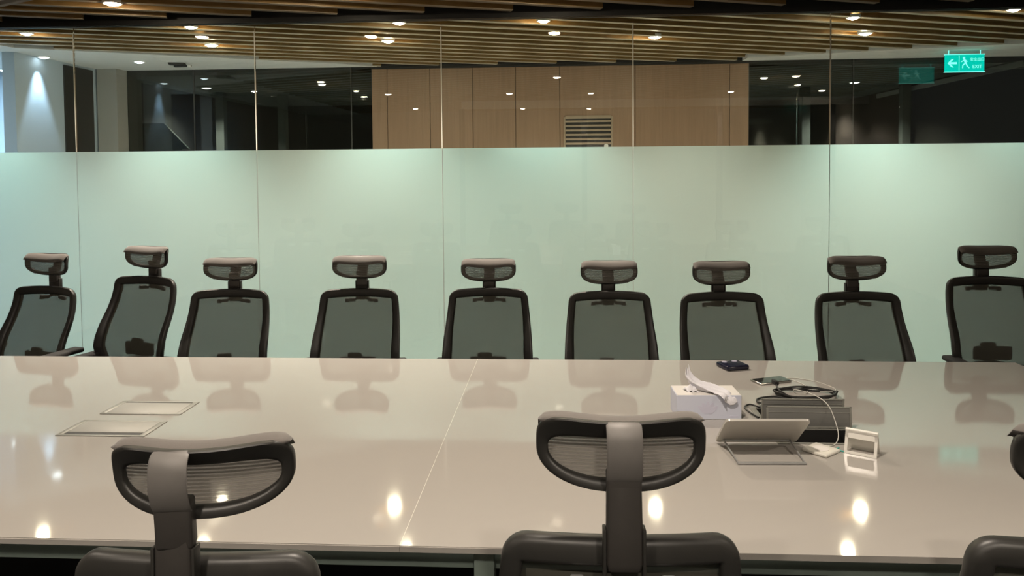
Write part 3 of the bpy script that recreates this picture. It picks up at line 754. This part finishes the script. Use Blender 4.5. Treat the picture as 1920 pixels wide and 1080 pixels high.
# ------------------------------------------------------------------ things on the table
# tissue box
t = thing('tissue_box', 'white tissue box with a crumpled tissue pulled out', 'tissue box', (0.553, 2.918, TZ), 0.035)
bm = new(); rbox(bm, (0.238, 0.13, 0.09), (0, 0, 0.045), 0.0015, 1); bx = obj('carton', bm, 'paper', t)
bm = new(); rbox(bm, (0.234, 0.126, 0.001), (0, 0, 0.0906)); obj('carton_top', bm, 'papertop', t)
bm = new()
for a in (-0.9, -0.45, 0, 0.45, 0.9):
    pts = []
    for k in range(14):
        u = 2*PI*k/14; px = 0.009*math.cos(u)*(1.0-0.3*math.sin(u)); pz = 0.024+0.022*math.sin(u)
        pts.append((-0.005+px*math.cos(a)+pz*math.sin(a), 0.022-px*math.sin(a)+pz*math.cos(a)))
    extrude_poly(bm, pts, -0.0658-0.0001*a, -0.0652)
rbox(bm, (0.03, 0.001, 0.003), (0.09, -0.0653, 0.012)); obj('printed_flower', bm, 'print_', t, smooth=False)
rng = random.Random(3); rows = []
path = smooth_path([(-0.062, 0.03, 0.158), (-0.060, 0.022, 0.130), (-0.040, 0.010, 0.112), (-0.005, -0.008, 0.104), (0.030, -0.030, 0.099), (0.062, -0.060, 0.094), (0.074, -0.071, 0.078), (0.080, -0.073, 0.062)], 5)
for i, p in enumerate(path):
    u = i/(len(path)-1); hw = 0.010+0.034*min(1, u*2.2)-0.008*u
    row = []
    for j in range(17):
        v = -1+2*j/16; amp = 0.011*(1-0.6*u); fold = amp*math.sin(v*7+u*6)+0.5*amp*math.sin(v*13-u*4+1)+rng.uniform(-1, 1)*0.0015
        up = u < 0.82
        row.append((p.x+v*hw*0.62+(0 if up else fold*0.3), p.y+v*hw*(0.62 if up else 0.0)+(-abs(fold)*0.25), p.z+(fold if up else 0.0)+(0.012*abs(v)*(1-u) if up else -0.006*math.cos(v*2.5))))
    rows.append(row)
bm = new(); quad_strip(bm, rows)
rows = []
for i in range(9):
    u = i/8; row = []
    for j in range(11):
        v = -1+2*j/10; row.append((-0.062+v*0.022+0.012*u, 0.012-u*0.04, 0.094+0.020*math.sin(PI*u)*(1-v*v)+0.004*math.sin(v*8+u*5)))
    rows.append(row)
quad_strip(bm, rows)
o = obj('tissue', bm, 'tissue', t, angle=180)
md = o.modifiers.new('thick', 'SOLIDIFY'); md.thickness = 0.0008

# navy gadget
t = thing('pocket_gadget', 'small glossy navy box with two pale painted glints near the far table edge', 'gadget', (0.808, 3.602, TZ), 0.32)
bm = new(); rbox(bm, (0.115, 0.105, 0.022), (0, 0, 0.011), 0.008, 4); obj('body', bm, 'navy', t)
for s in (-1, 1):
    bm = new(); cyl(bm, 0.013, 0.002, (s*0.026, 0.028, 0.0225), seg=24); obj('window', bm, 'glint', t)  # each window disc is a highlight painted as a pale spot
# phone
t = thing('smartphone', 'black smartphone with a polished rim lying beside the cable coil', 'phone', (0.921, 3.372, TZ), 0.37)
bm = new(); rbox(bm, (0.158, 0.077, 0.009), (0, 0, 0.0045), 0.0042, 3); obj('body', bm, 'chrome', t)
bm = new(); P = round_poly([(-0.076, -0.0355), (0.076, -0.0355), (0.076, 0.0355), (-0.076, 0.0355)], [0.009]*4, 5); extrude_xy(bm, P, 0.0085, 0.0094); obj('screen', bm, 'blackg', t)
# charging cable from phone over the lid
bm = new()
tube(bm, [(0.995, 3.395, 0.749), (1.02, 3.39, 0.747), (1.047, 3.305, 0.747), (1.02, 3.20, 0.748), (0.955, 3.13, 0.765), (0.925, 3.06, 0.80), (0.93, 2.95, 0.825), (0.945, 2.86, 0.835), (0.955, 2.775, 0.832), (0.965, 2.74, 0.80), (0.965, 2.69, 0.752), (0.92, 2.60, 0.7475), (0.875, 2.585, 0.748)], 0.0017, 8)
tag(obj('charging_cable', bm, 'cable'), 'thin white cable draped over the upright lid to the charging pad', 'cable')
bm = new()
tube(bm, [(0.985, 3.42, 0.747), (1.05, 3.42, 0.747), (1.12, 3.36, 0.747), (1.155, 3.27, 0.747), (1.12, 3.19, 0.757), (1.06, 3.16, 0.765)], 0.0015, 8)
tag(obj('charging_cable', bm, 'cable'), 'thin pale cable looping from the phone round the black coil', 'cable')
# black cable coil
bm = new(); pts = []
rng = random.Random(5)
for k in range(34):
    a = 2*PI*k/11; rr = 0.115+0.006*math.sin(k*1.7)+0.004*(k//11)
    pts.append((1.005+rr*math.cos(a), 3.165+rr*0.62*math.sin(a), 0.7495+0.0045*(k/11)+0.003*math.sin(k*2.1)))
pts = [(0.725, 2.90, 0.750), (0.712, 2.97, 0.752), (0.735, 3.02, 0.753), (0.80, 2.975, 0.754)][:0]+pts
tube(bm, pts, 0.0042, 8, 6)
co_ = obj('power_cable', bm, 'rubber'); tag(co_, 'thick black cable coiled on the tabletop behind the upright lids', 'cable')
bm = new()
tube(bm, [(0.905, 3.235, 0.772), (0.900, 3.17, 0.765), (0.93, 3.11, 0.750), (0.87, 3.135, 0.750), (0.80, 3.105, 0.750), (0.782, 3.05, 0.752), (0.785, 2.99, 0.765), (0.775, 2.95, 0.755), (0.765, 2.92, 0.72)], 0.004, 8)
rbox(bm, (0.018, 0.04, 0.018), (0.905, 3.25, 0.776), 0.004, rot=Matrix.Rotation(0.15, 3, 'Z'))
tag(obj('power_cable', bm, 'rubber'), 'black cable with a plug running down into the open cable box', 'cable')
bm = new()
tube(bm, [(0.775, 2.985, 0.752), (0.745, 3.02, 0.752), (0.718, 2.99, 0.750), (0.722, 2.93, 0.750), (0.738, 2.86, 0.7525)], 0.0035, 8)
tag(obj('power_cable', bm, 'rubber'), 'short black cable bent beside the outer edge of the open cable box', 'cable')

# tablet on a wire foot
t = thing('tablet', 'white tablet tilted back on a wire foot, its back to the near chairs', 'tablet', (0.662, 2.605, TZ), 0.03)
ph = math.radians(50); R_ = Matrix.Rotation(ph, 3, 'X')
bm = new(); P = round_poly([(-0.134, 0.0), (0.134, 0.0), (0.134, 0.185), (-0.134, 0.185)], [0.014]*4, 6); extrude_poly(bm, P, 0.0, 0.008)
bmesh.ops.transform(bm, matrix=Matrix.Translation((0, 0, 0.006)) @ R_.to_4x4(), verts=bm.verts); obj('body', bm, 'tablet', t, angle=30)
bm = new(); P = round_poly([(-0.129, 0.005), (0.129, 0.005), (0.129, 0.180), (-0.129, 0.180)], [0.01]*4, 6); extrude_poly(bm, P, 0.0078, 0.0088)
bmesh.ops.transform(bm, matrix=Matrix.Translation((0, 0, 0.006)) @ R_.to_4x4(), verts=bm.verts); obj('screen', bm, 'blackg', t, angle=30)
bm = new()
tube(bm, [(-0.112, -0.015, 0.020), (-0.105, -0.178, 0.004), (0.102, -0.182, 0.004), (0.108, -0.015, 0.020)], 0.0032, 8, smooth=False)
rbox(bm, (0.215, 0.012, 0.006), (-0.001, -0.180, 0.004), 0.002); rbox(bm, (0.228, 0.006, 0.006), (-0.002, -0.018, 0.019), 0.002)
obj('stand', bm, 'clip', t)
# charging pad
t = thing('charging_pad', 'square white charging pad with a small teal tab, beside the tablet', 'charger', (0.856, 2.541, TZ), -0.85)
bm = new(); rbox(bm, (0.088, 0.088, 0.010), (0, 0, 0.0055), 0.004, 3); obj('body', bm, 'wplast', t)
bm = new(); cyl(bm, 0.026, 0.0016, (0, 0, 0.0108), seg=32); obj('disc', bm, 'papertop', t)
bm = new(); rbox(bm, (0.045, 0.006, 0.003), (0.028, 0.052, 0.0025), 0.001); rbox(bm, (0.005, 0.02, 0.003), (0.022, 0.062, 0.0025), 0.001); obj('tab', bm, 'tealplast', t)
# folded white acrylic stand
t = thing('card_stand', 'empty white folded card stand beside the charging pad', 'card stand', (0.985, 2.535, TZ), -0.55)
def frame_plate(bm, w, h, b, th):
    rbox(bm, (w, th, b), (0, 0, b/2)); rbox(bm, (w, th, b), (0, 0, h-b/2)); rbox(bm, (b, th, h-2*b), (-w/2+b/2, 0, h/2)); rbox(bm, (b, th, h-2*b), (w/2-b/2, 0, h/2))
bm = new(); frame_plate(bm, 0.098, 0.075, 0.009, 0.004); rbox(bm, (0.098, 0.004, 0.02), (0, 0, 0.060)); bmesh.ops.transform(bm, matrix=Matrix.Translation((0, -0.030, 0)) @ Matrix.Rotation(math.radians(-20), 4, 'X'), verts=bm.verts); obj('front_frame', bm, 'acrylic', t, smooth=False)
bm = new(); rbox(bm, (0.098, 0.004, 0.078), (0, 0, 0.039), 0.001); bmesh.ops.transform(bm, matrix=Matrix.Translation((0, 0.030, 0)) @ Matrix.Rotation(math.radians(24), 4, 'X'), verts=bm.verts); obj('back_plate', bm, 'acrylic', t, smooth=False)
bm = new(); cyl(bm, 0.006, 0.098, (0, -0.003, 0.071), 'X', 12); obj('fold', bm, 'acrylic', t)
